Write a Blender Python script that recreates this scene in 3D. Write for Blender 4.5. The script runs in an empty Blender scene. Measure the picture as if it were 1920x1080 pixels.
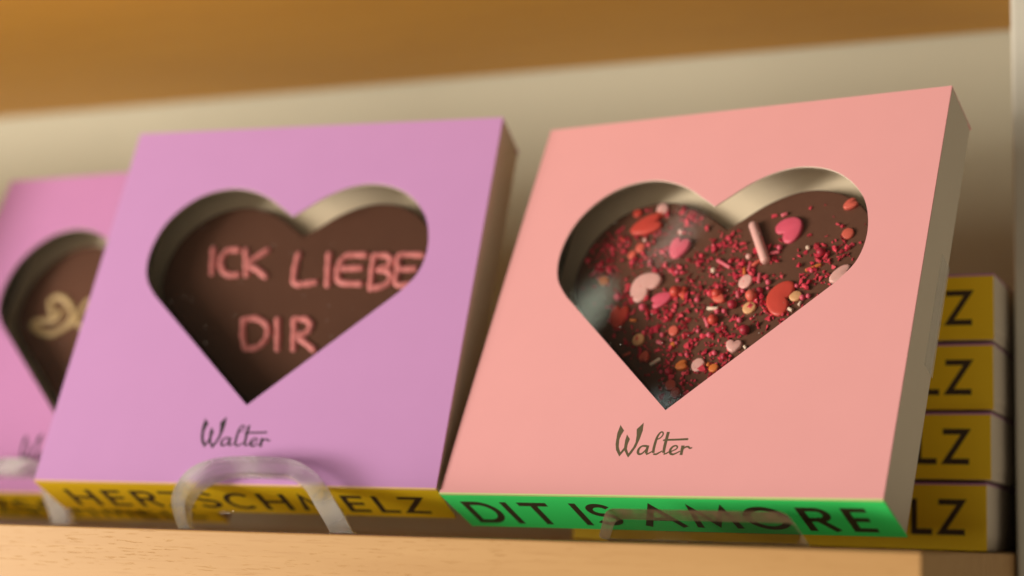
import bpy, bmesh, math, random
from mathutils import Vector, Matrix
from mathutils.geometry import tessellate_polygon

# ------------------------------------------------------------------ camera
scene = bpy.context.scene
COL = scene.collection
cam_d = bpy.data.cameras.new('camera')
cam = bpy.data.objects.new('camera', cam_d)
COL.objects.link(cam)
scene.camera = cam
YAW, PITCH, ROLL = 0.41699, 0.14113, 0.02924
fw = Vector((-math.sin(YAW) * math.cos(PITCH), math.cos(YAW) * math.cos(PITCH), math.sin(PITCH)))
rt = Vector((math.cos(YAW), math.sin(YAW), 0))
up = rt.cross(fw)
r2 = rt * math.cos(ROLL) + up * math.sin(ROLL)
u2 = up * math.cos(ROLL) - rt * math.sin(ROLL)
M = Matrix((r2, u2, -fw)).transposed().to_4x4()
M.translation = Vector((0, -0.43127, 0.0012))
cam.matrix_world = M
cam_d.sensor_width = 36
cam_d.lens = 3257.09 / 1920 * 36
cam_d.clip_start = 0.02
cam_d.clip_end = 50
cam_d.dof.use_dof = True
cam_d.dof.focus_distance = 0.502
cam_d.dof.aperture_fstop = 4.9
cam_d.dof.aperture_blades = 0

# ------------------------------------------------------------------ light
world = bpy.data.worlds.new('World')
scene.world = world
world.use_nodes = True
wb = world.node_tree.nodes['Background']
# a plain room: bright floor, medium walls, dim ceiling
_n = world.node_tree.nodes; _l = world.node_tree.links
_tc = _n.new('ShaderNodeTexCoord'); _sx = _n.new('ShaderNodeSeparateXYZ'); _rp = _n.new('ShaderNodeValToRGB'); _mr = _n.new('ShaderNodeMapRange')
_l.new(_tc.outputs['Generated'], _sx.inputs[0]); _l.new(_sx.outputs['Z'], _mr.inputs['Value'])
_mr.inputs['From Min'].default_value = -1; _mr.inputs['From Max'].default_value = 1
_l.new(_mr.outputs['Result'], _rp.inputs[0]); _l.new(_rp.outputs[0], wb.inputs[0])
_e = _rp.color_ramp.elements
_e[0].position = 0.42; _e[0].color = (1.25, 1.03, 0.74, 1)
_e[1].position = 0.82; _e[1].color = (0.06, 0.05, 0.035, 1)
_m = _e.new(0.56); _m.color = (0.33, 0.285, 0.21, 1)
# the room is brighter towards the windows on the left than towards its right end
_mx = _n.new('ShaderNodeMapRange'); _mx.inputs['From Min'].default_value = -0.45; _mx.inputs['From Max'].default_value = 0.45
_mx.inputs['To Min'].default_value = 1.15; _mx.inputs['To Max'].default_value = 0.38
_l.new(_sx.outputs['X'], _mx.inputs['Value']); _l.new(_mx.outputs['Result'], wb.inputs[1])

def area(name, loc, target, sx, sy, power, color):
    d = bpy.data.lights.new(name, 'AREA')
    d.shape = 'RECTANGLE'; d.size = sx; d.size_y = sy
    d.energy = power; d.color = color
    o = bpy.data.objects.new(name, d); COL.objects.link(o)
    o.location = loc
    o.rotation_euler = (Vector(target) - Vector(loc)).to_track_quat('-Z', 'Y').to_euler()
    return o

area('window_light', (-1.52, -0.85, -0.16), (-0.25, 0.05, 0.06), 0.50, 0.42, 33, (1.0, 0.91, 0.78))
area('fill_light', (-1.62, -1.35, 0.10), (-0.25, 0.05, 0.06), 0.5, 0.35, 14, (1.0, 0.90, 0.74))  # unseen fill lamp added to brighten the wall and spines
# three small ceiling lamps that glint in the clear window film
area('ceiling_lamp', (-1.054, -0.508, 1.293), (-0.1955, 0.0714, 0.0734), 0.026, 0.062, 0.0175, (0.92, 1.0, 0.76))
area('ceiling_lamp', (-0.9545, -0.479, 1.373), (-0.1707, 0.0784, 0.0947), 0.018, 0.075, 0.0105, (1.0, 0.95, 0.80))
area('ceiling_lamp', (-0.9815, -0.636, 1.231), (-0.1639, 0.05, 0.0386), 0.022, 0.022, 0.0045, (0.88, 1.0, 0.92))

scene.view_settings.view_transform = 'Standard'
scene.view_settings.look = 'None'
scene.view_settings.exposure = -0.08
scene.view_settings.gamma = 1
scene.cycles.max_bounces = 14
scene.cycles.transmission_bounces = 10
scene.cycles.transparent_max_bounces = 12
scene.cycles.sample_clamp_indirect = 6
try:
    scene.cycles.use_denoising = True
except Exception:
    pass

# ------------------------------------------------------------------ materials
def lin(r, g, b):
    f = lambda c: (c / 255 / 12.92) if c <= 10 else ((c / 255 + 0.055) / 1.055) ** 2.4
    return (f(r), f(g), f(b), 1)

def mat(name, color, rough=0.6, spec=0.35, noise=0.0, nscale=80, bump=0.0, bscale=900, bdist=0.0002, sss=0.0):
    m = bpy.data.materials.new(name); m.use_nodes = True
    nt = m.node_tree; b = nt.nodes['Principled BSDF']
    b.inputs['Base Color'].default_value = (*color[:3], 1)
    b.inputs['Roughness'].default_value = rough
    b.inputs['Specular IOR Level'].default_value = spec
    if sss:
        b.inputs['Subsurface Weight'].default_value = sss
        b.inputs['Subsurface Radius'].default_value = (0.001, 0.0005, 0.0004)
    if noise or bump:
        tc = nt.nodes.new('ShaderNodeTexCoord')
    if noise:
        n = nt.nodes.new('ShaderNodeTexNoise'); n.inputs['Scale'].default_value = nscale; n.inputs['Detail'].default_value = 5
        nt.links.new(tc.outputs['Object'], n.inputs['Vector'])
        mx = nt.nodes.new('ShaderNodeMix'); mx.data_type = 'RGBA'
        mx.inputs['A'].default_value = (*[c * (1 - noise) for c in color[:3]], 1)
        mx.inputs['B'].default_value = (*[min(1, c * (1 + noise)) for c in color[:3]], 1)
        nt.links.new(n.outputs['Fac'], mx.inputs['Factor'])
        nt.links.new(mx.outputs['Result'], b.inputs['Base Color'])
    if bump:
        n2 = nt.nodes.new('ShaderNodeTexNoise'); n2.inputs['Scale'].default_value = bscale; n2.inputs['Detail'].default_value = 4
        nt.links.new(tc.outputs['Object'], n2.inputs['Vector'])
        bp = nt.nodes.new('ShaderNodeBump'); bp.inputs['Strength'].default_value = bump; bp.inputs['Distance'].default_value = bdist
        nt.links.new(n2.outputs['Fac'], bp.inputs['Height'])
        nt.links.new(bp.outputs['Normal'], b.inputs['Normal'])
    return m

def wood(name, light, dark, pore, rough=0.5):
    m = bpy.data.materials.new(name); m.use_nodes = True
    nt = m.node_tree; b = nt.nodes['Principled BSDF']; N = nt.nodes.new; K = nt.links.new
    b.inputs['Roughness'].default_value = rough
    b.inputs['Specular IOR Level'].default_value = 0.3
    tc = N('ShaderNodeTexCoord')
    def noise(sc, s, det, dist=0.0):
        mp = N('ShaderNodeMapping'); mp.inputs['Scale'].default_value = sc
        K(tc.outputs['Object'], mp.inputs['Vector'])
        n = N('ShaderNodeTexNoise'); n.inputs['Scale'].default_value = s; n.inputs['Detail'].default_value = det
        n.inputs['Distortion'].default_value = dist
        K(mp.outputs['Vector'], n.inputs['Vector']); return n
    def ramp(src, p0, p1):
        r = N('ShaderNodeMapRange'); r.inputs['From Min'].default_value = p0; r.inputs['From Max'].default_value = p1
        K(src, r.inputs['Value']); return r.outputs['Result']
    def mix(fac, a, bb):
        x = N('ShaderNodeMix'); x.data_type = 'RGBA'
        K(fac, x.inputs['Factor'])
        for sock, v in (('A', a), ('B', bb)):
            if isinstance(v, tuple): x.inputs[sock].default_value = (*v[:3], 1)
            else: K(v, x.inputs[sock])
        return x.outputs['Result']
    grain = noise((3, 60, 60), 3.0, 6, 0.6)
    c = mix(ramp(grain.outputs['Fac'], 0.3, 0.72), light, dark)
    fine = noise((24, 520, 520), 1.9, 3)
    c = mix(ramp(fine.outputs['Fac'], 0.56, 0.74), c, tuple(0.5 * (d + p) for d, p in zip(dark[:3], pore[:3])))
    pores = noise((95, 1500, 1500), 1.5, 2)
    patch = noise((8, 60, 60), 1.5, 2)
    mm = N('ShaderNodeMath'); mm.operation = 'MULTIPLY'
    K(ramp(pores.outputs['Fac'], 0.61, 0.69), mm.inputs[0]); K(ramp(patch.outputs['Fac'], 0.38, 0.62), mm.inputs[1])
    c = mix(mm.outputs[0], c, pore)
    K(c, b.inputs['Base Color'])
    bp = N('ShaderNodeBump'); bp.inputs['Strength'].default_value = 0.35; bp.inputs['Distance'].default_value = 0.0003; bp.invert = True
    K(mm.outputs[0], bp.inputs['Height']); K(bp.outputs['Normal'], b.inputs['Normal'])
    return m

MT = {
 'salmon_card': mat('salmon_card', (0.75, 0.355, 0.375), 0.55, 0.3, 0.025, 60, 0.08, 1600),
 'lilac_card': mat('lilac_card', (0.64, 0.325, 0.68), 0.55, 0.3, 0.025, 60, 0.08, 1600),
 'rose_card': mat('rose_card', (0.52, 0.225, 0.475), 0.55, 0.3, 0.025, 60, 0.08, 1600),
 'yellow_card': mat('yellow_card', (0.90, 0.61, 0.015), 0.5, 0.3, 0.03, 60, 0.08, 1600),
 'green_card': mat('green_card', (0.06, 0.92, 0.21), 0.5, 0.3, 0.03, 60, 0.08, 1600),
 'white_card': mat('white_card', (0.68, 0.60, 0.51), 0.65, 0.25, 0.03, 50, 0.1, 1200),
 'shade_board': mat('shade_board', (0.13, 0.12, 0.10), 0.8, 0.2, 0.1, 200),  # inside of the box darkened to keep the heart recess in shade
 'cream_tray': mat('cream_tray', (0.93, 0.79, 0.59), 0.5, 0.3, 0.02, 60),
 'brown_ink': mat('brown_ink', (0.055, 0.036, 0.02), 0.6, 0.3),
 'logo_ink': mat('logo_ink', (0.105, 0.085, 0.045), 0.6, 0.3),
 'dark_logo_ink': mat('dark_logo_ink', (0.035, 0.03, 0.035), 0.6, 0.3),
 'chocolate': mat('chocolate', (0.135, 0.058, 0.037), 0.42, 0.4, 0.12, 70, 0.15, 260, 0.0006),
 'pink_icing': mat('pink_icing', (0.74, 0.25, 0.25), 0.5, 0.3, 0.06, 300, 0.2, 600, sss=0.2),
 'cream_icing': mat('cream_icing', (0.62, 0.46, 0.24), 0.5, 0.3, 0.06, 300, 0.2, 600),
 'wall_paint': mat('wall_paint', (0.49, 0.475, 0.385), 0.85, 0.15, 0.03, 12, 0.1, 300),
 'black_steel': mat('black_steel', (0.03, 0.027, 0.024), 0.35, 0.5, 0.1, 60),
}
MT['oak'] = wood('oak', (0.47, 0.275, 0.112), (0.425, 0.238, 0.090), (0.38, 0.20, 0.070))
MT['underside_oak'] = wood('underside_oak', (0.64, 0.335, 0.05), (0.59, 0.295, 0.042), (0.47, 0.22, 0.03))  # same oak, orange bounce light on the underside put into its colour
sp = {'red': (0.62, 0.07, 0.05), 'hot': (0.70, 0.10, 0.17), 'pale': (0.82, 0.46, 0.43), 'coral': (0.72, 0.14, 0.10), 'cream': (0.80, 0.44, 0.22),
      'orange': (0.72, 0.20, 0.05), 'pink': (0.70, 0.13, 0.18), 'white': (0.80, 0.62, 0.50), 'crimson': (0.42, 0.02, 0.05)}
for k, c in sp.items():
    MT['candy_' + k] = mat('candy_' + k, c, 0.42, 0.4, 0.08, 500, 0.15, 1500, sss=0.15)
MT['candy_hotrim'] = MT['candy_hot']
MT['crumb_a'] = mat('crumb_a', (0.56, 0.022, 0.06), 0.6, 0.35, 0.35, 700, 0.6, 2500)
MT['crumb_b'] = mat('crumb_b', (0.70, 0.05, 0.09), 0.6, 0.35, 0.35, 700, 0.6, 2500)
MT['crumb_c'] = mat('crumb_c', (0.30, 0.012, 0.025), 0.6, 0.35, 0.35, 700, 0.6, 2500)

MT['brushed_metal'] = mat('brushed_metal', (0.50, 0.49, 0.44), 0.4, 0.6, 0.08, 90)

def acrylic(name, tint, rough, ior=1.49):
    m = mat(name, tint, rough, 0.5)
    b = m.node_tree.nodes['Principled BSDF']
    b.inputs['Transmission Weight'].default_value = 1.0
    b.inputs['IOR'].default_value = ior
    return m
def film(name, rough, boost, dust, tint=(1, 1, 1), wav=0.12):
    m = bpy.data.materials.new(name); m.use_nodes = True
    nt = m.node_tree; N = nt.nodes.new; K = nt.links.new
    out = nt.nodes['Material Output']; nt.nodes.remove(nt.nodes['Principled BSDF'])
    tr = N('ShaderNodeBsdfTransparent'); tr.inputs[0].default_value = (*tint, 1); gl = N('ShaderNodeBsdfGlossy'); gl.inputs['Roughness'].default_value = rough
    fr = N('ShaderNodeFresnel')
    ge = N('ShaderNodeNewGeometry'); io = N('ShaderNodeMapRange'); io.inputs['To Min'].default_value = 1.5; io.inputs['To Max'].default_value = 1 / 1.5
    K(ge.outputs['Backfacing'], io.inputs['Value']); K(io.outputs['Result'], fr.inputs['IOR'])      # thin sheet: same reflectance from both sides
    mu = N('ShaderNodeMath'); mu.operation = 'MULTIPLY'; mu.inputs[1].default_value = boost; mu.use_clamp = True
    tc = N('ShaderNodeTexCoord')
    n = N('ShaderNodeTexNoise'); n.inputs['Scale'].default_value = 26; n.inputs['Detail'].default_value = 1
    K(tc.outputs['Object'], n.inputs['Vector'])
    bp = N('ShaderNodeBump'); bp.inputs['Strength'].default_value = wav; bp.inputs['Distance'].default_value = 0.002
    K(n.outputs['Fac'], bp.inputs['Height']); K(bp.outputs['Normal'], gl.inputs['Normal'])
    K(fr.outputs[0], mu.inputs[0])
    mix = N('ShaderNodeMixShader'); K(mu.outputs[0], mix.inputs[0]); K(tr.outputs[0], mix.inputs[1]); K(gl.outputs[0], mix.inputs[2])
    last = mix.outputs[0]
    if dust:
        v = N('ShaderNodeTexVoronoi'); v.inputs['Scale'].default_value = 260
        K(tc.outputs['Object'], v.inputs['Vector'])
        lt = N('ShaderNodeMath'); lt.operation = 'LESS_THAN'; lt.inputs[1].default_value = 0.045; K(v.outputs['Distance'], lt.inputs[0])
        df = N('ShaderNodeBsdfDiffuse'); df.inputs[0].default_value = (0.8, 0.75, 0.7, 1)
        sc = N('ShaderNodeMath'); sc.operation = 'MULTIPLY'; sc.inputs[1].default_value = 0.55; K(lt.outputs[0], sc.inputs[0])
        m2 = N('ShaderNodeMixShader'); K(sc.outputs[0], m2.inputs[0]); K(last, m2.inputs[1]); K(df.outputs[0], m2.inputs[2])
        last = m2.outputs[0]
    K(last, out.inputs['Surface'])
    return m
MT['film'] = film('film', 0.03, 1.9, True, wav=0.05)
MT['clear_acrylic'] = film('clear_acrylic', 0.06, 1.5, False, (0.97, 0.97, 0.97), 0.03)
MT['smoky_acrylic'] = film('smoky_acrylic', 0.06, 1.2, False, (0.78, 0.74, 0.70), 0.05)

def acrylic_edge(name, color, clear):
    m = mat(name, color, 0.18, 0.6, 0.25, 160, 0.5, 220, 0.001)
    nt = m.node_tree; N = nt.nodes.new; K = nt.links.new
    b = nt.nodes['Principled BSDF']; out = nt.nodes['Material Output']
    tl = N('ShaderNodeBsdfTranslucent'); tl.inputs[0].default_value = (*color, 1)
    tr = N('ShaderNodeBsdfTransparent'); tr.inputs[0].default_value = (0.95, 0.94, 0.92, 1)
    a = N('ShaderNodeMixShader'); a.inputs[0].default_value = 0.5; K(b.outputs[0], a.inputs[1]); K(tl.outputs[0], a.inputs[2])
    c = N('ShaderNodeMixShader')
    tc = N('ShaderNodeTexCoord'); n = N('ShaderNodeTexNoise'); n.inputs['Scale'].default_value = 130; n.inputs['Detail'].default_value = 2
    K(tc.outputs['Object'], n.inputs['Vector'])
    r = N('ShaderNodeMapRange'); r.inputs['From Min'].default_value = 0.35; r.inputs['From Max'].default_value = 0.65
    r.inputs['To Min'].default_value = max(0, clear - 0.22); r.inputs['To Max'].default_value = min(1, clear + 0.22)
    K(n.outputs['Fac'], r.inputs['Value']); K(r.outputs['Result'], c.inputs[0])
    K(a.outputs[0], c.inputs[1]); K(tr.outputs[0], c.inputs[2]); K(c.outputs[0], out.inputs['Surface'])
    return m
MT['acrylic_edge'] = acrylic_edge('acrylic_edge', (0.88, 0.85, 0.83), 0.30)
MT['milky_acrylic'] = acrylic_edge('milky_acrylic', (0.88, 0.84, 0.84), 0.58)
def loop_acrylic(name):
    m = film(name, 0.08, 2.2, False, (0.98, 0.98, 0.98), 0.3)
    nt = m.node_tree; N = nt.nodes.new; K = nt.links.new; out = nt.nodes['Material Output']
    clear = out.inputs['Surface'].links[0].from_socket
    g = N('ShaderNodeBsdfGlass'); g.inputs['IOR'].default_value = 1.42; g.inputs['Roughness'].default_value = 0.03; g.inputs['Color'].default_value = (0.99, 0.99, 0.99, 1)
    gm = N('ShaderNodeMixShader'); gm.inputs[0].default_value = 0.5; K(clear, gm.inputs[1]); K(g.outputs[0], gm.inputs[2]); clear = gm.outputs[0]
    b = N('ShaderNodeBsdfPrincipled'); b.inputs['Base Color'].default_value = (0.95, 0.93, 0.92, 1); b.inputs['Roughness'].default_value = 0.15  # diffuse white patched in to stand for highlights on the clear loop
    tc = N('ShaderNodeTexCoord'); n = N('ShaderNodeTexNoise'); n.inputs['Scale'].default_value = 75; n.inputs['Detail'].default_value = 1
    K(tc.outputs['Object'], n.inputs['Vector'])
    r = N('ShaderNodeMapRange'); r.inputs['From Min'].default_value = 0.36; r.inputs['From Max'].default_value = 0.64
    r.inputs['To Min'].default_value = 0.06; r.inputs['To Max'].default_value = 0.36
    K(n.outputs['Fac'], r.inputs['Value'])
    mx = N('ShaderNodeMixShader'); K(r.outputs['Result'], mx.inputs[0])
    K(clear, mx.inputs[1]); K(b.outputs[0], mx.inputs[2]); K(mx.outputs[0], out.inputs['Surface'])
    return m
MT['loop_acrylic'] = loop_acrylic('loop_acrylic')
MT['matt_acrylic'] = film('matt_acrylic', 0.3, 0.1, False, (0.96, 0.95, 0.94), 0.0)
MT['lip_edge'] = acrylic_edge('lip_edge', (0.52, 0.39, 0.29), 0.30)  # brown reflection inside the lip's rim put into its colour
m = bpy.data.materials.new('tape'); m.use_nodes = True
_b = m.node_tree.nodes['Principled BSDF']; _b.inputs['Base Color'].default_value = (0.85, 0.82, 0.78, 1); _b.inputs['Roughness'].default_value = 0.3
_b.inputs['Alpha'].default_value = 0.28
MT['tape'] = m

# ------------------------------------------------------------------ mesh helpers (millimetres in, metres out)
MM = 0.001

def link(name, bm, mats, parent=None, smooth=False, bevel=0, recalc=True):
    me = bpy.data.meshes.new(name)
    if recalc: bmesh.ops.recalc_face_normals(bm, faces=bm.faces)
    bm.to_mesh(me); bm.free()
    for k in (mats if isinstance(mats, (list, tuple)) else [mats]): me.materials.append(MT[k])
    if smooth:
        for p in me.polygons: p.use_smooth = True
    o = bpy.data.objects.new(name, me); COL.objects.link(o)
    if parent: o.parent = parent
    if bevel:
        b = o.modifiers.new('bevel', 'BEVEL'); b.width = bevel * MM; b.segments = 3; b.limit_method = 'ANGLE'; b.angle_limit = 0.6
    return o

def empty(name, loc, rot, label, cat, group=None):
    o = bpy.data.objects.new(name, None); COL.objects.link(o)
    o.empty_display_size = 0.02
    o.location = loc; o.rotation_euler = rot
    tag(o, label, cat, group); return o

def tag(o, label, cat, group=None):
    o['label'] = label; o['category'] = cat
    if group: o['group'] = group
    return o

def box(bm, x0, x1, y0, y1, z0, z1, mi=0):
    vs = [bm.verts.new((x * MM, y * MM, z * MM)) for x in (x0, x1) for y in (y0, y1) for z in (z0, z1)]
    for q in ((0, 1, 3, 2), (4, 6, 7, 5), (0, 4, 5, 1), (2, 3, 7, 6), (0, 2, 6, 4), (1, 5, 7, 3)):
        f = bm.faces.new([vs[i] for i in q]); f.material_index = mi

def catmull(pts, n=8, closed=False):
    P = [Vector(p) for p in pts]; out = []
    m = len(P)
    for i in range(m if closed else m - 1):
        g = (lambda k: P[k % m]) if closed else (lambda k: P[max(0, min(m - 1, k))])
        a, b, c, d = g(i - 1), g(i), g(i + 1), g(i + 2)
        for j in range(n):
            t = j / n
            out.append(0.5 * (2 * b + (c - a) * t + (2 * a - 5 * b + 4 * c - d) * t * t + (3 * b - a - 3 * c + d) * t ** 3))
    if not closed: out.append(P[-1])
    return out

def offset_loop(loop, d):
    """offset a closed loop (counter-clockwise) outward by d"""
    n = len(loop); out = []
    for i in range(n):
        a, b, c = loop[i - 1], loop[i], loop[(i + 1) % n]
        t1 = (b - a).normalized(); t2 = (c - b).normalized()
        n1 = Vector((t1.y, -t1.x)); n2 = Vector((t2.y, -t2.x))
        nn = (n1 + n2)
        nn = nn.normalized() if nn.length > 1e-6 else n1
        k = max(0.45, nn.dot(n1))
        out.append(b + nn * (d / k))
    return out

def heart_loop():
    R = [(0, 101.6), (3.8, 104.5), (10.8, 109.6), (18.8, 113.2), (27, 114.3), (35.8, 112.3), (43, 107.6), (48.6, 100.4), (51.3, 92), (51.6, 84), (49.6, 76.8), (45, 70.6)]
    c = catmull(R, 6)
    right = c + [Vector((45 * (1 - t), 70.6 + (28.3 - 70.6) * t)) for t in (0.25, 0.5, 0.75)]
    left = [Vector((-p.x, p.y)) for p in reversed(right)]
    loop = right + [Vector((0, 28.3))] + left[:-1]          # clockwise from the cleft
    loop.reverse()
    return loop
HEART = heart_loop()

def ribbon(bm, pts, widths, place, closed=False):
    n = len(pts); L, R = [], []
    for i in range(n):
        b = pts[i]
        a = pts[i - 1] if (i > 0 or closed) else None
        c = pts[(i + 1) % n] if (i < n - 1 or closed) else None
        t1 = (b - a).normalized() if a is not None else None
        t2 = (c - b).normalized() if c is not None else None
        if t1 is None: t1 = t2
        if t2 is None: t2 = t1
        n1 = Vector((-t1.y, t1.x)); n2 = Vector((-t2.y, t2.x)); nn = n1 + n2
        nn = nn.normalized() if nn.length > 1e-6 else n1
        k = max(0.5, nn.dot(n1)); w = widths[i] / 2
        L.append(bm.verts.new(place(b + nn * w / k))); R.append(bm.verts.new(place(b - nn * w / k)))
    for i in range(n if closed else n - 1):
        j = (i + 1) % n
        bm.faces.new((L[i], L[j], R[j], R[i]))

def arc(cx, cy, rx, ry, a0, a1, n=20):
    return [(cx + rx * math.cos(math.radians(a0 + (a1 - a0) * i / n)), cy + ry * math.sin(math.radians(a0 + (a1 - a0) * i / n))) for i in range(n + 1)]

# centre-line glyphs in a unit box: (0..1, 0..1)
GLYPH = {
 'H': [[(0, 0), (0, 1)], [(1, 0), (1, 1)], [(0, .5), (1, .5)]],
 'E': [[(1, 1), (0, 1), (0, 0), (1, 0)], [(0, .52), (.88, .52)]],
 'R': [[(0, 0), (0, 1), (.55, 1)] + arc(.58, .74, .40, .26, 90, -90)[1:] + [(.5, .48), (0, .48)], [(.52, .48), (1, 0)]],
 'Z': [[(0, 1), (1, 1), (0, 0), (1, 0)]],
 'S': [arc(.5, .745, .46, .255, 28, 270, 18) + arc(.5, .255, .5, .235, 90, -152, 18)[1:]],
 'C': [arc(.56, .5, .56, .5, 48, 312, 28)],
 'M': [[(0, 0), (.10, 1), (.5, .12), (.90, 1), (1, 0)]],
 'L': [[(0, 1), (0, 0), (1, 0)]],
 'D': [[(.42, 0), (0, 0), (0, 1), (.42, 1)] + arc(.42, .5, .58, .5, 90, -90, 22)[1:-1]],
 'I': [[(.5, 0), (.5, 1)]],
 'T': [[(0, 1), (1, 1)], [(.5, 0), (.5, 1)]],
 'A': [[(0, 0), (.5, 1), (1, 0)], [(.17, .34), (.83, .34)]],
 'O': [arc(.5, .5, .5, .5, 0, 360, 36)[:-1]],
}
CLOSED = {'O', 'D'}

def spine_text(name, letters, top, bottom, weight, z, ink, parent):
    """letters = (glyph, left mm, right mm); the text lies on the underside of the box, tops at its front edge"""
    bm = bmesh.new(); h = weight / 2; k = 0
    for ch, x0, x1 in letters:
        for line in GLYPH[ch]:
            pts = [Vector((x0 + h + px * (x1 - x0 - weight), bottom - h - py * (bottom - top - weight))) for px, py in line]
            e = 0.012 + 0.004 * (k % 4); k += 1
            # square caps: the ends reach the full cap height
            cl = ch in CLOSED
            if not cl:
                d0 = (pts[0] - pts[1]).normalized(); d1 = (pts[-1] - pts[-2]).normalized()
                if ch in 'HEZITLRAM': pts[0] = pts[0] + d0 * (h if ch not in 'AM' else h * .8); pts[-1] = pts[-1] + d1 * (h if ch not in 'AM' else h * .8)
            ribbon(bm, pts, [weight] * len(pts), lambda p: (p.x * MM, p.y * MM, (z - e) * MM), cl)
    for f in bm.faces:
        f.normal_update()
        if f.normal.z > 0: f.normal_flip()
    return link(name, bm, ink, parent, recalc=False)

def prism(bm, loop, y0, y1, mi=0, side=None):
    a = [bm.verts.new((p.x * MM, y0 * MM, p.y * MM)) for p in loop]
    b = [bm.verts.new((p.x * MM, y1 * MM, p.y * MM)) for p in loop]
    n = len(loop)
    for q in (a, b[::-1]):
        f = bm.faces.new(q); f.material_index = mi
    for i in range(n):
        f = bm.faces.new((a[i], b[i], b[(i + 1) % n], a[(i + 1) % n])); f.material_index = mi if side is None else side

def ring_prism(bm, inner, outer, y0, y1):
    n = len(inner); g = {}
    for key, lp, y in (('i0', inner, y0), ('i1', inner, y1), ('o0', outer, y0), ('o1', outer, y1)):
        g[key] = [bm.verts.new((p.x * MM, y * MM, p.y * MM)) for p in lp]
    for i in range(n):
        j = (i + 1) % n
        for a, b in (('i0', 'o0'), ('o0', 'o1'), ('o1', 'i1'), ('i1', 'i0')):
            bm.faces.new((g[a][i], g[b][i], g[b][j], g[a][j]))

def round_loop(pts, r, n=8):
    """round the corners of a clockwise or counter-clockwise polygon; r may be a list"""
    out = []; m = len(pts)
    for i in range(m):
        b = Vector(pts[i]); a = Vector(pts[i - 1]); c = Vector(pts[(i + 1) % m])
        rr = r[i] if isinstance(r, (list, tuple)) else r
        if rr <= 0: out.append(b); continue
        t1 = (a - b).normalized(); t2 = (c - b).normalized()
        ang = t1.angle(t2); d = rr / math.tan(ang / 2)
        p0 = b + t1 * d; p1 = b + t2 * d
        ctr = b + (t1 + t2).normalized() * (rr / math.sin(ang / 2))
        a0 = math.atan2(p0.y - ctr.y, p0.x - ctr.x); a1 = math.atan2(p1.y - ctr.y, p1.x - ctr.x)
        dl = (a1 - a0 + math.pi) % (2 * math.pi) - math.pi
        out += [ctr + Vector((math.cos(a0 + dl * k / n), math.sin(a0 + dl * k / n))) * rr for k in range(n + 1)]
    return out

# ------------------------------------------------------------------ data measured on the boxes (mm, face coordinates)
LOGO_POLYS = [[(-13.59, 23.5), (-13.95, 20.64), (-13.6, 17.13), (-12.96, 15.14), (-11.34, 12.96), (-11.38, 14.39), (-12.31, 16.13), (-12.73, 18.46), (-12.53, 19.96), (-11.93, 21.63)], [(-11.34, 12.96), (-11.38, 14.39), (-10.52, 15.88), (-10.75, 18.45), (-10.64, 20.29), (-9.3, 18.75), (-9.6, 17.12), (-9.48, 15.46), (-8.6, 13.95), (-8.4, 12.63), (-9.35, 13.82), (-10.16, 14.97)], [(-8.4, 12.63), (-8.6, 13.95), (-7.6, 15.96), (-7.19, 17.61), (-7.36, 19.77), (-7.87, 22.02), (-6.1, 24.18), (-5.8, 21.59), (-6.05, 18.93), (-6.66, 16.12), (-7.5, 14.23)]]
LOGO_STROKES = [([(-2.56, 16.25), (-3.74, 16.45), (-4.77, 16.37), (-5.54, 15.54), (-5.62, 14.39), (-5.02, 13.74), (-4.19, 13.98), (-3.38, 14.97), (-2.97, 15.95)], [0.55, 0.71, 0.58, 0.74, 0.8, 0.64, 0.55, 0.48, 0.48]), ([(-2.89, 16.61), (-2.9, 14.97), (-2.86, 13.95)], [0.9, 0.84, 0.9]), ([(-2.82, 13.66), (-1.96, 14.07), (-0.93, 14.8)], [0.48, 0.48, 0.39]), ([(-0.54, 18.58), (0.47, 19.07), (1.1, 20.13), (0.82, 20.96), (0.12, 20.88), (-0.53, 19.57), (-0.75, 17.75), (-0.8, 15.62), (-0.61, 14.15)], [0.39, 0.42, 0.45, 0.45, 0.55, 0.71, 0.84, 0.84, 0.8]), ([(-0.53, 13.82), (0.37, 13.74), (1.21, 14.23), (2.11, 14.8)], [0.58, 0.61, 0.51, 0.39]), ([(2.61, 21.07), (2.55, 18.4), (2.53, 16.11), (2.67, 14.15)], [0.93, 0.93, 0.9, 0.84]), ([(1.54, 18.27), (2.78, 18.43), (6.26, 18.52), (9.47, 18.66)], [0.48, 0.64, 0.67, 0.71]), ([(2.75, 13.79), (3.64, 14.07), (4.52, 14.72)], [0.58, 0.48, 0.39]), ([(4.66, 14.48), (5.65, 14.96), (6.47, 15.53), (6.61, 16.18), (5.93, 16.52), (5.07, 16.1), (4.59, 15.13), (4.81, 14.15), (5.63, 13.7), (6.51, 13.99), (7.76, 14.72)], [0.39, 0.42, 0.45, 0.48, 0.51, 0.67, 0.8, 0.8, 0.67, 0.51, 0.39]), ([(8.29, 16.58), (8.31, 14.96), (8.36, 13.47)], [1.03, 0.93, 0.9]), ([(8.48, 15.37), (9.12, 16.01), (9.95, 16.18), (10.69, 15.69), (11.35, 15.9)], [0.48, 0.55, 0.58, 0.55, 0.29])]
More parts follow.
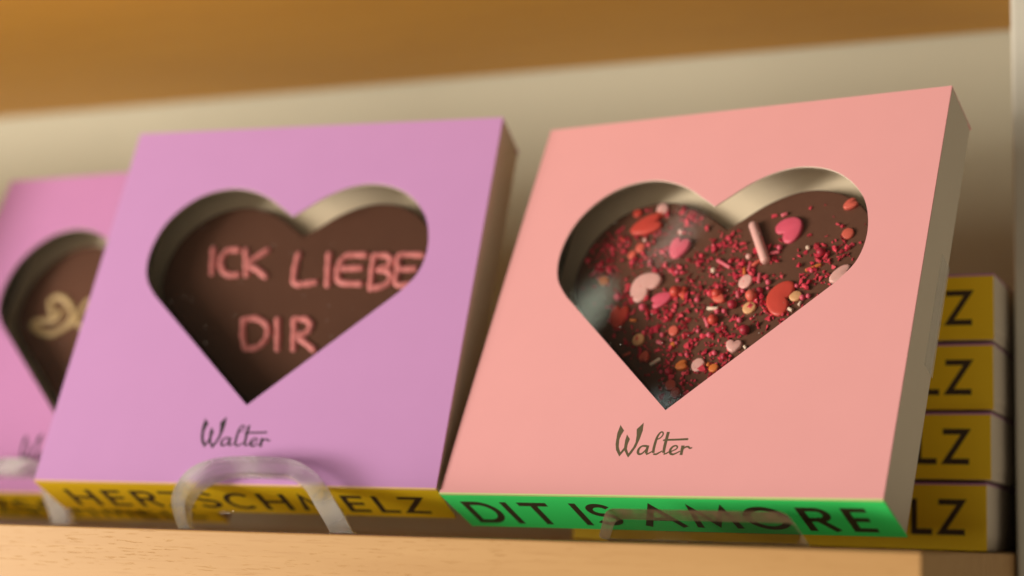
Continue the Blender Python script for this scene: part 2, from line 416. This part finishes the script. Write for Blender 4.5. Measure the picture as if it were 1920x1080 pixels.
ICING_LOVE = [[(-33.83, 96.17), (-31.9, 86.1)], [(-24.13, 95.64), (-28.01, 95.26), (-29.58, 91.98), (-28.34, 87.72), (-25.54, 85.32), (-21.76, 85.24)], [(-20.96, 95.28), (-18.26, 85.17)], [(-12.6, 95.07), (-18.71, 89.57), (-14.67, 87.24), (-10.96, 84.38)], [(-0.22, 93.17), (-0.24, 87.13), (0.87, 81.4), (4.34, 81.06), (8.45, 81.63)], [(11.29, 92.89), (12.23, 86.86), (13.34, 80.45)], [(24.92, 92.29), (18.45, 92.26), (16.16, 89.08), (16.18, 84.95), (17.91, 81.45), (25.41, 80.68)], [(17.61, 86.94), (24.12, 87.07)], [(28.32, 92.02), (28.57, 86.52), (29.38, 79.44)], [(28.69, 91.83), (32.76, 91.92), (35.11, 89.57), (33.64, 87.33), (30.94, 86.29), (34.4, 85.49), (36.13, 82.92), (34.62, 80.07), (29.52, 78.72)], [(45.99, 91.78), (37.75, 91.8), (37.95, 86.33), (38.7, 80.18), (45.15, 80.6)], [(38.57, 86.13), (44.1, 86.38)], [(-14.72, 65.92), (-13.95, 60.99), (-11.85, 55.83)], [(-15.2, 66.82), (-10.38, 67.4), (-5.62, 64.48), (-4.72, 59.59), (-7.27, 56.07), (-11.64, 55.65)], [(-2.21, 66.95), (0.36, 55.42)], [(4.01, 66.62), (6.28, 55.39)], [(3.95, 66.89), (8.32, 66.84), (10.71, 64.33), (9.49, 61.52), (5.8, 60.13), (8.88, 58.62), (13.79, 55.09)]]
ICING_SCRIPT = [[(-32.73, 82.26), (-35.9, 87.44), (-32.74, 89.75), (-27.22, 87.14), (-22.88, 81.96), (-23.62, 76.35), (-30.26, 72.8), (-38.83, 75.52), (-40.4, 78.33), (-34.77, 78.92), (-29.64, 79.65), (-28.84, 83.4)], [(-22.51, 76.95), (-19.88, 78.74), (-18.72, 84.33), (-15.89, 87.38), (-11.74, 83.48), (-13.34, 77.31), (-16.88, 76.17)]]
HEARTS = [(-29.67, 103.98, 5.87, 3.67, 19, 'red'), (-15.41, 93.83, 4.04, 3.67, 73, 'hot'), (-24.55, 80.49, 4.59, 5.87, -38, 'pale'), (-16.42, 74.78, 3.85, 2.57, -160, 'hot'), (22.09, 98.87, 4.4, 4.77, -140, 'hotrim'), (22.8, 73.01, 4.22, 6.24, -8, 'red'), (-30.51, 68.49, 4.4, 3.12, 90, 'red'), (39.86, 106.2, 2.38, 1.83, 34, 'coral'), (41.2, 79.98, 4.04, 2.75, 34, 'pale'), (-10.46, 77.04, 1.83, 1.83, 8, 'red'), (3.31, 73.89, 2.2, 1.65, 149, 'coral'), (-17.7, 53.82, 2.02, 1.65, -96, 'coral'), (-4.47, 49.97, 2.02, 1.65, 21, 'orange'), (11.62, 56.21, 2.2, 2.57, 88, 'pale')]
DISCS = [(13.84, 70.02, 2.2, 'cream'), (10.64, 79.75, 2.57, 'pale'), (28.19, 73.48, 2.02, 'cream'), (1.17, 50.17, 2.38, 'pale'), (-21.42, 59.98, 2.2, 'cream'), (-9.95, 62.82, 1.83, 'coral'), (-6.5, 43.25, 1.83, 'coral'), (-4.28, 40.6, 1.65, 'red'), (-29.3, 95.28, 1.83, 'coral'), (-31.57, 92.72, 1.65, 'coral'), (-39.69, 83.26, 1.83, 'orange'), (40.98, 95.34, 2.02, 'coral'), (-24.8, 110.41, 2.2, 'pale'), (-33.74, 109.48, 1.65, 'red'), (-25.47, 108.32, 1.47, 'coral'), (6.55, 48.89, 1.65, 'orange'), (-8.96, 57.75, 0.92, 'orange')]
RODS = [(8.96, 101.39, 16.44, 86.09, 1.56, 'pale'), (-0.75, 88.69, 4.49, 85.31, 0.66, 'pink'), (16.59, 89.86, 19.86, 90.22, 0.59, 'pink'), (29.58, 82.66, 34.34, 84.67, 0.55, 'orange'), (14.83, 82.64, 15.01, 79.09, 0.59, 'pink'), (-0.28, 70.56, 3.53, 70.36, 0.59, 'white'), (-0.23, 67.05, 1.54, 63.87, 0.66, 'pink'), (-15.29, 50.68, -12.17, 52.87, 0.55, 'white'), (11.58, 85.63, 13.88, 87.46, 0.55, 'coral'), (9.22, 84.99, 9.75, 82.38, 0.55, 'orange'), (8.68, 76.33, 9.35, 73.95, 0.62, 'pink'), (10.73, 83.7, 10.98, 86.87, 0.55, 'pink'), (-24.48, 88.07, -24.4, 90.13, 0.59, 'pink'), (-35.89, 98.31, -37.32, 100.13, 0.48, 'orange'), (-14.75, 59.13, -12.54, 58.27, 0.66, 'pink'), (-26.27, 67.49, -23.99, 67.39, 0.48, 'orange'), (26.61, 69.17, 28.12, 68.34, 0.59, 'white'), (29.65, 70.16, 30.26, 71.46, 0.48, 'white'), (-9.54, 74.6, -9.06, 77.36, 0.62, 'orange'), (-25.55, 54.09, -23.12, 55.56, 0.48, 'coral'), (14.86, 56.47, 15.75, 55.5, 0.48, 'white'), (4.27, 49.7, 4.73, 50.81, 0.55, 'orange'), (17.75, 104.12, 19.76, 104.76, 0.59, 'pink')]
PEARLS = [(2.06, 75.53, 1.65, 'red'), (13.9, 74.09, 1.83, 'coral'), (8.13, 71.29, 1.47, 'crimson'), (2.87, 65.93, 1.65, 'red'), (14.12, 61.78, 1.65, 'crimson'), (16.13, 76.1, 1.1, 'crimson'), (-12.28, 76.95, 1.83, 'red'), (-22.65, 71.91, 1.28, 'hot'), (2.57, 60.75, 0.92, 'hot'), (3.42, 69.2, 0.83, 'hot'), (5.72, 69.28, 0.83, 'hot'), (18.33, 79.08, 0.92, 'hot'), (10.43, 76.43, 0.73, 'hot'), (30.53, 72.78, 0.92, 'hot'), (32.31, 73.25, 0.83, 'hot'), (27.86, 77.15, 0.73, 'hot'), (-13.46, 61.41, 0.83, 'hot'), (-9.73, 59.52, 0.73, 'hot'), (-4.27, 73.91, 0.92, 'hot'), (-8.09, 47.8, 1.28, 'crimson'), (-12.84, 81.8, 0.73, 'hot'), (-13.74, 84.9, 0.83, 'hot'), (33.61, 88.83, 1.47, 'crimson'), (31.66, 82.52, 0.73, 'hot'), (5.76, 54.16, 0.83, 'hot'), (8.73, 52.56, 0.73, 'hot'), (-3.4, 53.91, 0.73, 'hot'), (-10.86, 48.07, 0.73, 'hot'), (19.55, 91.84, 0.92, 'hot'), (-32.67, 76.28, 1.28, 'hot'), (28.91, 91.14, 0.73, 'white'), (9.8, 89.15, 0.92, 'pale'), (-1.17, 84.68, 0.92, 'white'), (-16.0, 100.54, 0.92, 'pale'), (-28.31, 98.36, 0.73, 'pale'), (11.57, 65.71, 0.92, 'hot'), (18.58, 76.93, 0.64, 'hot'), (-1.55, 62.46, 0.73, 'hot'), (-7.99, 58.29, 0.64, 'hot'), (0.66, 82.96, 0.64, 'hot')]

# ------------------------------------------------------------------ setting
W, H, D = 140.0, 140.35, 21.3
def slab(name, x0, x1, y0, y1, z0, z1, m, bevel=0):
    bm = bmesh.new(); box(bm, x0 * 1000, x1 * 1000, y0 * 1000, y1 * 1000, z0 * 1000, z1 * 1000)
    return link(name, bm, m, None, bevel=bevel)

WALL_Y = 0.2846
o = slab('wall', -1.6, 0.5, WALL_Y, WALL_Y + 0.05, -0.6, 0.9, 'wall_paint'); o['kind'] = 'structure'
tag(o, 'plain beige painted wall behind the shelf', 'wall')
sh = slab('wooden_shelf', -1.6, -0.0800, 0.0, WALL_Y - 0.0005, -0.0205, 0.0, 'oak', 0.6)
tag(sh, 'light oak shelf board carrying the chocolate boxes', 'shelf')
us = slab('upper_shelf', -1.6, -0.0830, 0.075, WALL_Y - 0.0005, 0.2128, 0.2400, 'underside_oak', 0.6)
tag(us, 'orange brown wooden shelf board overhead against the wall', 'shelf')
bm = bmesh.new(); box(bm, -79.1, -55, 160, 284, -300, 500)
up_ = link('metal_upright', bm, 'brushed_metal', None, bevel=1.2)
tag(up_, 'vertical metal upright at the right end of the shelf', 'upright')

# ------------------------------------------------------------------ boxes
def rot_of(yaw, lean): return (-lean, 0, yaw)

def make_box(loc, yaw, lean, face_m, spine_m, edge_m, logo_m, letters, top, bottom, weight, label, open_heart=True, group='heart window chocolate boxes'):
    root = empty('chocolate_box', loc, rot_of(yaw, lean), label, 'box', group)
    x = W / 2
    # front panel with the heart cut out
    t = 0.5
    bm = bmesh.new()
    ol = [Vector(p) for p in ((-x, 0.5), (x, 0.5), (x, H), (-x, H))]
    def loopverts(lp, y): return [bm.verts.new((p.x * MM, y * MM, p.y * MM)) for p in lp]
    def edges(vs): return [bm.edges.new((vs[i], vs[(i + 1) % len(vs)])) for i in range(len(vs))]
    fo, fi = loopverts(ol, 0), loopverts(HEART, 0)
    r = bmesh.ops.triangle_fill(bm, use_beauty=True, edges=edges(fo) + edges(fi))
    front_faces = [g for g in r['geom'] if isinstance(g, bmesh.types.BMFace)]
    bo, bi = loopverts(ol, t), loopverts(HEART, t)
    r = bmesh.ops.triangle_fill(bm, use_beauty=True, edges=edges(bo) + edges(bi))
    for g in r['geom']:
        if isinstance(g, bmesh.types.BMFace): g.material_index = 2
    n = len(HEART)
    for i in range(n):
        f = bm.faces.new((fi[i], fi[(i + 1) % n], bi[(i + 1) % n], bi[i])); f.material_index = 1
    for i in range(4):
        bm.faces.new((fo[i], fo[(i + 1) % 4], bo[(i + 1) % 4], bo[i]))
    link('front_panel', bm, [face_m, 'white_card', 'shade_board'], root)
    bm = bmesh.new()                                   # spine: the coloured underside, with its pale scored front edge
    box(bm, -x, x, 0.75, D, 0, 0.5, 0)
    box(bm, -x, x, 0.02, 0.75, 0.02, 0.5, 1)
    link('spine', bm, [spine_m, edge_m], root)
    bm = bmesh.new(); box(bm, -x, x, t, D, H - 0.5, H, 0); link('top_panel', bm, [face_m], root)
    bm = bmesh.new(); box(bm, -x + .5, x - .5, D - 0.5, D - 0.003, 0.5, H - 0.5, 0); link('back_panel', bm, ['white_card'], root)
    for s in (-1, 1):
        bm = bmesh.new()
        a, b = sorted((s * (x - 0.5), s * x)); box(bm, a, b, t, D * 0.83, 0.5, H - 0.5)
        a, b = sorted((s * (x - 0.7), s * (x - 0.28))); box(bm, a, b, D * 0.83, D - 0.5, 0.5, H - 0.5)
        link('side_panel', bm, 'white_card', root)
    if open_heart:
        bm = bmesh.new()
        box(bm, -x + 1, x - 1, 15.5, 16.1, 1, H - 1)
        for a, b, c, d in ((-x + 1, x - 1, 1, 18),): box(bm, a, b, 1.2, 15.4, c, d, 1)  # dark liners added below and beside the window to deepen recess shade
        for a, b in ((-x + 1, -60), (60, x - 1)): box(bm, a, b, 1.2, 15.4, 18.1, H - 1, 1)
        link('inner_card', bm, ['cream_tray', 'shade_board'], root)
        bm = bmesh.new()
        vs = [bm.verts.new((px * MM, 0.75 * MM, pz * MM)) for px, pz in ((-58, 22), (58, 22), (58, 120), (-58, 120))]
        bm.faces.new(vs); link('window_film', bm, 'film', root)
    # printed logo
    bm = bmesh.new(); k = 0
    for poly in LOGO_POLYS:
        k += 1
        vs = [bm.verts.new((px * MM, -(0.012 + .004 * (k % 5)) * MM, pz * MM)) for px, pz in poly]
        for tri in tessellate_polygon([[Vector((px, pz, 0)) for px, pz in poly]]): bm.faces.new([vs[i] for i in tri])
    for pts, ws in LOGO_STROKES:
        k += 1
        cp = catmull([(a, b, w) for (a, b), w in zip(pts, ws)], 5) if len(pts) > 2 else [Vector((a, b, w)) for (a, b), w in zip(pts, ws)]
        ribbon(bm, [v.to_2d() for v in cp], [v.z for v in cp], lambda p: (p.x * MM, -(0.012 + .004 * (k % 5)) * MM, p.y * MM))
    for f in bm.faces:
        f.normal_update()
        if f.normal.y > 0: f.normal_flip()
    link('logo_print', bm, logo_m, root, recalc=False)
    spine_text('spine_lettering', letters, top, bottom, weight, 0, 'brown_ink', root)
    return root

MELT = [('H', -62.5, -52.8), ('E', -49, -42), ('R', -38.4, -30.2), ('Z', -28, -19), ('S', -16.8, -8.2), ('C', -6, 4.4), ('H', 6.8, 16.6), ('M', 20, 33), ('E', 35.8, 43), ('L', 46.3, 53), ('Z', 55, 63.2)]
AMORE = [('D', -65.2, -53.8), ('I', -52.2, -48), ('T', -45.2, -35.2), ('I', -28.4, -24.2), ('S', -23.4, -13.8), ('A', -7.4, 6), ('M', 9, 23.6), ('O', 26, 39.6), ('R', 43.3, 52.4), ('E', 56.2, 63.2)]

def pose(b):
    x, y, z, yaw, lean = b
    return (x + math.cos(yaw) * 0.07, y + math.sin(yaw) * 0.07, z), yaw, lean
PINK = pose((-0.23378, 0.04623, 0.0129, -0.13715, 0.45132))
LILAC = pose((-0.37371, 0.03000, 0.01418, 0.11139, 0.40277))
THIRD = pose((-0.47622, 0.07248, 0.01089, -0.01775, 0.40977))
MT['pale_lime'] = mat('pale_lime', (0.55, 0.70, 0.28), 0.6)
MT['pale_yellow'] = mat('pale_yellow', (0.85, 0.55, 0.28), 0.6)

pink_box = make_box(*PINK, 'salmon_card', 'green_card', 'pale_lime', 'logo_ink', AMORE, 4.8, 18.7, 2.25,
    'salmon pink box with green lettered underside and a heart window full of sprinkles')
lilac_box = make_box(*LILAC, 'lilac_card', 'yellow_card', 'pale_yellow', 'dark_logo_ink', MELT, 6.0, 18.2, 1.9,
    'lilac box with yellow underside, its heart window showing pink icing words')
third_box = make_box(*THIRD, 'rose_card', 'yellow_card', 'pale_yellow', 'dark_logo_ink', MELT, 6.0, 18.2, 1.9,
    'blurred mauve pink box half hidden at the far left, cream icing in its window')

# unseen boxes added further along the row to shade the left wall
def copy_thing(src, loc, rot, label):
    r = src.copy(); COL.objects.link(r); r.location = loc; r.rotation_euler = rot; r['label'] = label
    for ch in list(src.children):
        c = ch.copy(); COL.objects.link(c); c.parent = r
    return r
for x, y, yw, words in ((-0.568, 0.036, 0.10, 'beyond the left edge of the picture, nearest to it'),
                        (-0.716, 0.060, 0.02, 'second beyond the left edge of the picture'),
                        (-0.866, 0.050, 0.05, 'third beyond the left edge of the picture')):
    copy_thing(third_box, (x, y, 0.011), rot_of(yw, 0.41), 'unseen mauve pink box added to shade the wall, ' + words)

# clear tape holding the side flap of the salmon box
bm = bmesh.new(); box(bm, 70.02, 70.08, 13.6, D * 0.83, 50, 88); box(bm, 70.02, 70.08, D * 0.83, D - 0.1, 50, 88)
t_ = link('clear_tape', bm, 'tape', pink_box); t_['label'] = 'strip of clear tape on the side flap'

# stack of four lying boxes behind, spines to the front
stack_x = [-0.0849, -0.0832, -0.0825, -0.0820]
names = ['yellow spined box lying lowest in the stack, directly on the shelf', 'yellow spined box second from the bottom of the stack',
         'yellow spined box second from the top of the stack', 'yellow spined box lying topmost of the stack']
PITCHZ = 0.02234
src = None
for i in range(4):
    loc = (stack_x[i] - 0.07, 0.1346 + (0.0006, 0.0, 0.0012, 0.0003)[i], PITCHZ * (i + 1) - 0.0006)
    yw = (0.006, -0.004, 0.002, -0.004)[i]
    if src is None:
        src = make_box(loc, yw, math.pi / 2, 'rose_card', 'yellow_card', 'rose_card', 'dark_logo_ink', MELT, 5.2, 16.6, 1.9, names[0], False, 'boxes stacked flat with yellow spines')
    else:
        copy_thing(src, loc, rot_of(yw, math.pi / 2), names[i])

# ------------------------------------------------------------------ chocolates
def make_chocolate(P, label):
    root = empty('chocolate_heart', P[0], rot_of(P[1], P[2]), label, 'chocolate', 'chocolate hearts in the boxes')
    bm = bmesh.new()
    rings = [(-0.5, 15.45), (-0.35, 13.0), (-0.45, 12.0), (-0.75, 11.35), (-1.3, 11.02)]
    loops = []
    for d, y in rings:
        lp = offset_loop(HEART, d)
        loops.append([bm.verts.new((p.x * MM, y * MM, p.y * MM)) for p in lp])
    n = len(HEART)
    for a, b in zip(loops, loops[1:]):
        for i in range(n):
            bm.faces.new((a[i], a[(i + 1) % n], b[(i + 1) % n], b[i]))
    es = [bm.edges.get((loops[-1][i], loops[-1][(i + 1) % n])) for i in range(n)]
    bmesh.ops.triangle_fill(bm, use_beauty=True, edges=es)
    es = [bm.edges.get((loops[0][i], loops[0][(i + 1) % n])) for i in range(n)]
    bmesh.ops.triangle_fill(bm, use_beauty=True, edges=es)
    link('chocolate_body', bm, 'chocolate', root)
    return root

def tube(bm, pts, rad, place):
    """half sunk icing tube; pts 2-D, place(x, z, height)"""
    n = len(pts); S = 9; rows = []
    def ring(c, t, r, lift):
        nn = Vector((-t.y, t.x))
        return [bm.verts.new(place(c.x + nn.x * r * math.cos(a), c.y + nn.y * r * math.cos(a), lift * math.sin(a) * 0.75 * r))
                for a in [math.pi * k / (S - 1) for k in range(S)]]
    for i in range(n):
        t = (pts[min(n - 1, i + 1)] - pts[max(0, i - 1)]).normalized()
        wob = 1 + 0.10 * math.sin(i * 1.3) + 0.06 * math.sin(i * 2.9 + 1)
        if i == 0:
            for q in (1.0, .75, .4): rows.append(ring(pts[0] - t * rad * q, t, rad * math.sqrt(max(.02, 1 - q * q)), 1))
        rows.append(ring(pts[i], t, rad * wob, 1))
        if i == n - 1:
            for q in (.4, .75, 1.0): rows.append(ring(pts[-1] + t * rad * q, t, rad * math.sqrt(max(.02, 1 - q * q)), 1))
    for a, b in zip(rows, rows[1:]):
        for k in range(S - 1): bm.faces.new((a[k], a[k + 1], b[k + 1], b[k]))

def icing(name, strokes, rad, m, root, surf=11.05):
    bm = bmesh.new()
    for st in strokes:
        pts = catmull(st, 6) if len(st) > 2 else catmull([st[0], ((st[0][0] + st[1][0]) / 2 + .1, (st[0][1] + st[1][1]) / 2), st[1]], 5)
        tube(bm, pts, rad, lambda x, z, h: (x * MM, (surf - h) * MM, z * MM))
    return link(name, bm, m, root, smooth=True)

c2 = make_chocolate(LILAC, 'plain dark chocolate heart iced with pink words, inside the lilac box')
icing('icing_lettering', ICING_LOVE, 1.25, 'pink_icing', c2)
c3 = make_chocolate(THIRD, 'dark chocolate heart with cream icing script, inside the far left mauve box')
icing('icing_script', ICING_SCRIPT, 1.35, 'cream_icing', c3)
c1 = make_chocolate(PINK, 'chocolate heart covered in red and pink sprinkles, inside the salmon box')

SURF = 11.02
rnd = random.Random(7)
def part_at(name, bm, m, x, z, h, ang=0, tilt=0, smooth=True):
    o = link(name, bm, m, c1, smooth=smooth)
    # local mesh: x/z in the chocolate plane, -y outward
    o.location = (x * MM, (SURF - h) * MM, z * MM)
    o.rotation_euler = (rnd.uniform(-tilt, tilt), -math.radians(ang), rnd.uniform(-tilt, tilt))
    return o

def puff(loop, th):
    """rounded pill-like solid over a 2-D outline"""
    bm = bmesh.new(); prof = [(1.0, -0.5), (1.0, 0.1), (0.97, 0.28), (0.9, 0.42), (0.78, 0.5)]
    rows = []
    for s, q in prof:
        rows.append([bm.verts.new((p.x * s * MM, -q * th * MM, p.y * s * MM)) for p in loop])
    n = len(loop)
    for a, b in zip(rows, rows[1:]):
        for i in range(n): bm.faces.new((a[i], a[(i + 1) % n], b[(i + 1) % n], b[i]))
    bm.faces.new(rows[-1]); bm.faces.new(rows[0][::-1])
    return bm

def mini_heart(l, w):
    raw = [(0, .62), (.25, .93), (.6, 1.0), (.92, .76), (1.0, .3), (.84, -.25), (.45, -.74), (0, -.92)]
    r = catmull(raw, 4); left = [Vector((-p.x, p.y)) for p in reversed(r)]
    lp = (r + left[1:-1])
    return [Vector((p.x * w, p.y * l)) for p in lp][::-1]

for x, z, l, w, a, c in HEARTS:
    o = part_at('heart_sprinkle', puff(mini_heart(l, w), 1.5), 'candy_' + c, x, z, 0.6, a - 90, 0.12)
for x, z, r, c in DISCS:
    lp = [Vector((r * math.cos(t), r * 0.92 * math.sin(t))) for t in [2 * math.pi * k / 20 for k in range(20)]]
    part_at('disc_sprinkle', puff(lp, 1.1), 'candy_' + c, x, z, 0.45, rnd.uniform(0, 180), 0.18)

def rod_bm(half, r):
    bm = bmesh.new(); S = 10; rows = []
    for q, rr in [(-1, .05), (-1, .55), (-.97, .85), (-.9, 1), (.9, 1), (.97, .85), (1, .55), (1, .05)]:
        xx = q * half
        rows.append([bm.verts.new((xx * MM, rr * r * math.cos(2 * math.pi * k / S) * MM, rr * r * math.sin(2 * math.pi * k / S) * MM)) for k in range(S)])
    for a, b in zip(rows, rows[1:]):
        for k in range(S): bm.faces.new((a[k], a[(k + 1) % S], b[(k + 1) % S], b[k]))
    bm.faces.new(rows[0][::-1]); bm.faces.new(rows[-1]); return bm

def ball_bm(r, seg=12):
    bm = bmesh.new(); bmesh.ops.create_uvsphere(bm, u_segments=seg, v_segments=8, radius=r * MM); return bm

def inside(x, z, loop):
    c = False
    for i in range(len(loop)):
        a, b = loop[i - 1], loop[i]
        if (a.y > z) != (b.y > z) and x < (b.x - a.x) * (z - a.y) / (b.y - a.y) + a.x: c = not c
    return c
INNER = offset_loop(HEART, -2.0)

for x0, z0, x1, z1, r, c in RODS:
    half = math.hypot(x1 - x0, z1 - z0) / 2
    part_at('rod_sprinkle', rod_bm(half, r), 'candy_' + c, (x0 + x1) / 2, (z0 + z1) / 2, r * 0.75, math.degrees(math.atan2(z1 - z0, x1 - x0)), 0.03)
for x, z, r, c in PEARLS:
    part_at('pearl_sprinkle', ball_bm(r), 'candy_' + c, x, z, r * 0.65)

# raspberry crumbs: dense over the lower left and along the middle, sparse at the right lobe
CLUMPS = [(-30, 105, 7), (-33, 93, 8), (-22, 88, 8), (-9, 87, 6), (-5, 78, 9), (7, 82, 8), (-6, 69, 9), (2, 74, 8), (17, 73, 6), (-2, 59, 8), (8, 62, 8), (-8, 51, 7),
          (35, 89, 6), (33, 80, 5), (-13, 107, 5), (7, 49, 5), (-41, 87, 6), (-15, 70, 7), (-20, 60, 8), (-3, 40, 6), (24, 66, 6), (14, 90, 6), (-27, 77, 7), (40, 97, 6), (0, 95, 5), (-40, 95, 5)]
def crumb_bm(bm, x, z, s, h):
    pts = []
    n = rnd.choice((6, 7, 8, 9))
    a = rnd.uniform(0, 6.28); el = rnd.uniform(0.55, 1.0)
    for _ in range(n):
        v = Vector((rnd.gauss(0, 1), rnd.gauss(0, 1), rnd.gauss(0, 1))).normalized() * s * rnd.uniform(0.65, 1.15)
        u = v.x; w = v.z * el
        pts.append(((x + u * math.cos(a) - w * math.sin(a)) * MM, (SURF - h + v.y * 0.6) * MM, (z + u * math.sin(a) + w * math.cos(a)) * MM))
    vs = [bm.verts.new(p) for p in pts]
    r = bmesh.ops.convex_hull(bm, input=vs)
    bad = [g for g in r['geom_interior'] if isinstance(g, bmesh.types.BMVert)]
    if bad: bmesh.ops.delete(bm, geom=bad, context='VERTS')
spots = []
while len(spots) < 1500:
    if rnd.random() < 0.12:
        x, z = rnd.uniform(-52, 52), rnd.uniform(28, 114)
    else:
        cx, cz, sg = rnd.choice(CLUMPS); x, z = rnd.gauss(cx, sg * 0.62), rnd.gauss(cz, sg * 0.62)
    if not inside(x, z, INNER): continue
    if x > 8 and z > 92 and rnd.random() < 0.75: continue
    s = min(1.6, 0.40 + rnd.expovariate(2.4))
    spots.append((s, x, z))
spots.sort(reverse=True)
for s, x, z in spots[:100]:
    bm = bmesh.new(); crumb_bm(bm, 0, 0, s, 0)
    for v in bm.verts: v.co.y -= SURF * MM
    part_at('raspberry_crumb', bm, rnd.choice(('crumb_a', 'crumb_b', 'crumb_b')), x, z, s * 0.4, smooth=False)
bm = bmesh.new()
for s, x, z in spots[100:]:
    n0 = set(bm.faces)
    crumb_bm(bm, x, z, s, s * 0.4)
    mi = rnd.choice((0, 0, 1, 1, 1, 2))
    for f in bm.faces:
        if f not in n0: f.material_index = mi
o = link('raspberry_crumbs', bm, ['crumb_a', 'crumb_b', 'crumb_c'], c1); o['kind'] = 'stuff'

# ------------------------------------------------------------------ clear display stands
def make_stand(P, outline, hole, off, thick, runners, backrest, m, edge, label):
    (x, y, z), yaw, lean = P
    root = empty('display_stand', (x, y, 0), (0, 0, yaw), label, 'display stand', 'clear plastic stands under the boxes')
    cl, sl = math.cos(lean), math.sin(lean)
    def tr(u, d, v): return (u * MM, (d * cl + v * sl) * MM, z - d * sl * MM + v * cl * MM)
    def put(bm):
        for vt in bm.verts: vt.co = Vector(tr(vt.co.x / MM, vt.co.y / MM, vt.co.z / MM))
    zv = lambda d: (-z * 1000 + d * sl + 0.15) / cl          # face height at which depth d meets the shelf
    bm = bmesh.new()
    if hole: ring_prism(bm, hole, outline, -off - thick, -off)
    else: prism(bm, outline, -off - thick, -off, 0, 1)
    put(bm)
    for vt in bm.verts: vt.co.z = max(vt.co.z, 0.0002)
    link('front_lip', bm, [m, edge], root, smooth=(m == 'loop_acrylic'), bevel=1.4 if m == 'loop_acrylic' else 0.35)
    rh, us = runners
    ua, ub = us[0] - 4, us[-1] + 4
    yb = (D + 6) * cl + 6
    bm = bmesh.new(); box(bm, ua, ub, -off * cl - 1, yb, 0.1, 1.0)
    link('base_plate', bm, 'matt_acrylic', root)
    bm = bmesh.new()
    lo = zv(D + 4)
    u0, u1 = us[0] - 3, us[-1] + 3
    lp = round_loop([(u0, lo), (u1, lo), (u1, backrest), (u0, backrest)], [0, 0, 14, 14])
    prism(bm, lp, D + 0.4, D + 3.4); put(bm)
    for vt in bm.verts: vt.co.z = max(vt.co.z, 0.0002 + rh * MM)
    link('back_support', bm, 'clear_acrylic', root, smooth=True, bevel=0.5)
    return root

OUT = [(-9.5, -17.8), (-13.0, -12.3), (-14.8, -6.9), (-13.8, -1.4), (-9.6, 3.9), (-0.1, 6.9), (14.5, 7.3), (23.8, 6.3), (31.9, 2.3), (37.0, -3.0), (46.2, -14.3), (48.6, -17.8)]
INN = [(-5.6, -17.8), (-8.6, -12.4), (-9.4, -7.5), (-6.4, -2.0), (1.2, 1.5), (14, 1.8), (22.6, 1.2), (29.2, -2.9), (34.4, -9.0), (39.6, -15.4), (41.2, -17.8)]
def measured_loop(du, dv): return [p + Vector((du, dv)) for p in catmull(OUT, 6) + catmull(INN, 6)[::-1]]
make_stand(LILAC, measured_loop(0, 0), None, 1.0, 5.0, (5.3, (-9, 36)), 66, 'loop_acrylic', 'loop_acrylic', 'clear acrylic stand with a tall rounded loop in front of the lilac box')
make_stand(PINK, round_loop([(-6.9, -17.0), (55, -17.0), (47, -7.6), (-6.9, -7.6)], [1.5, 2, 5, 2.2], 8), None, 1.0, 6.5, (3.3, (0, 36)), 66, 'smoky_acrylic', 'lip_edge', 'clear acrylic stand with a low flat lip in front of the salmon box')
make_stand(THIRD, measured_loop(-23.5, 3.6), None, 1.0, 5.0, (2.2, (-40, 7)), 66, 'loop_acrylic', 'loop_acrylic', 'clear acrylic stand with a loop in front of the far left mauve box')
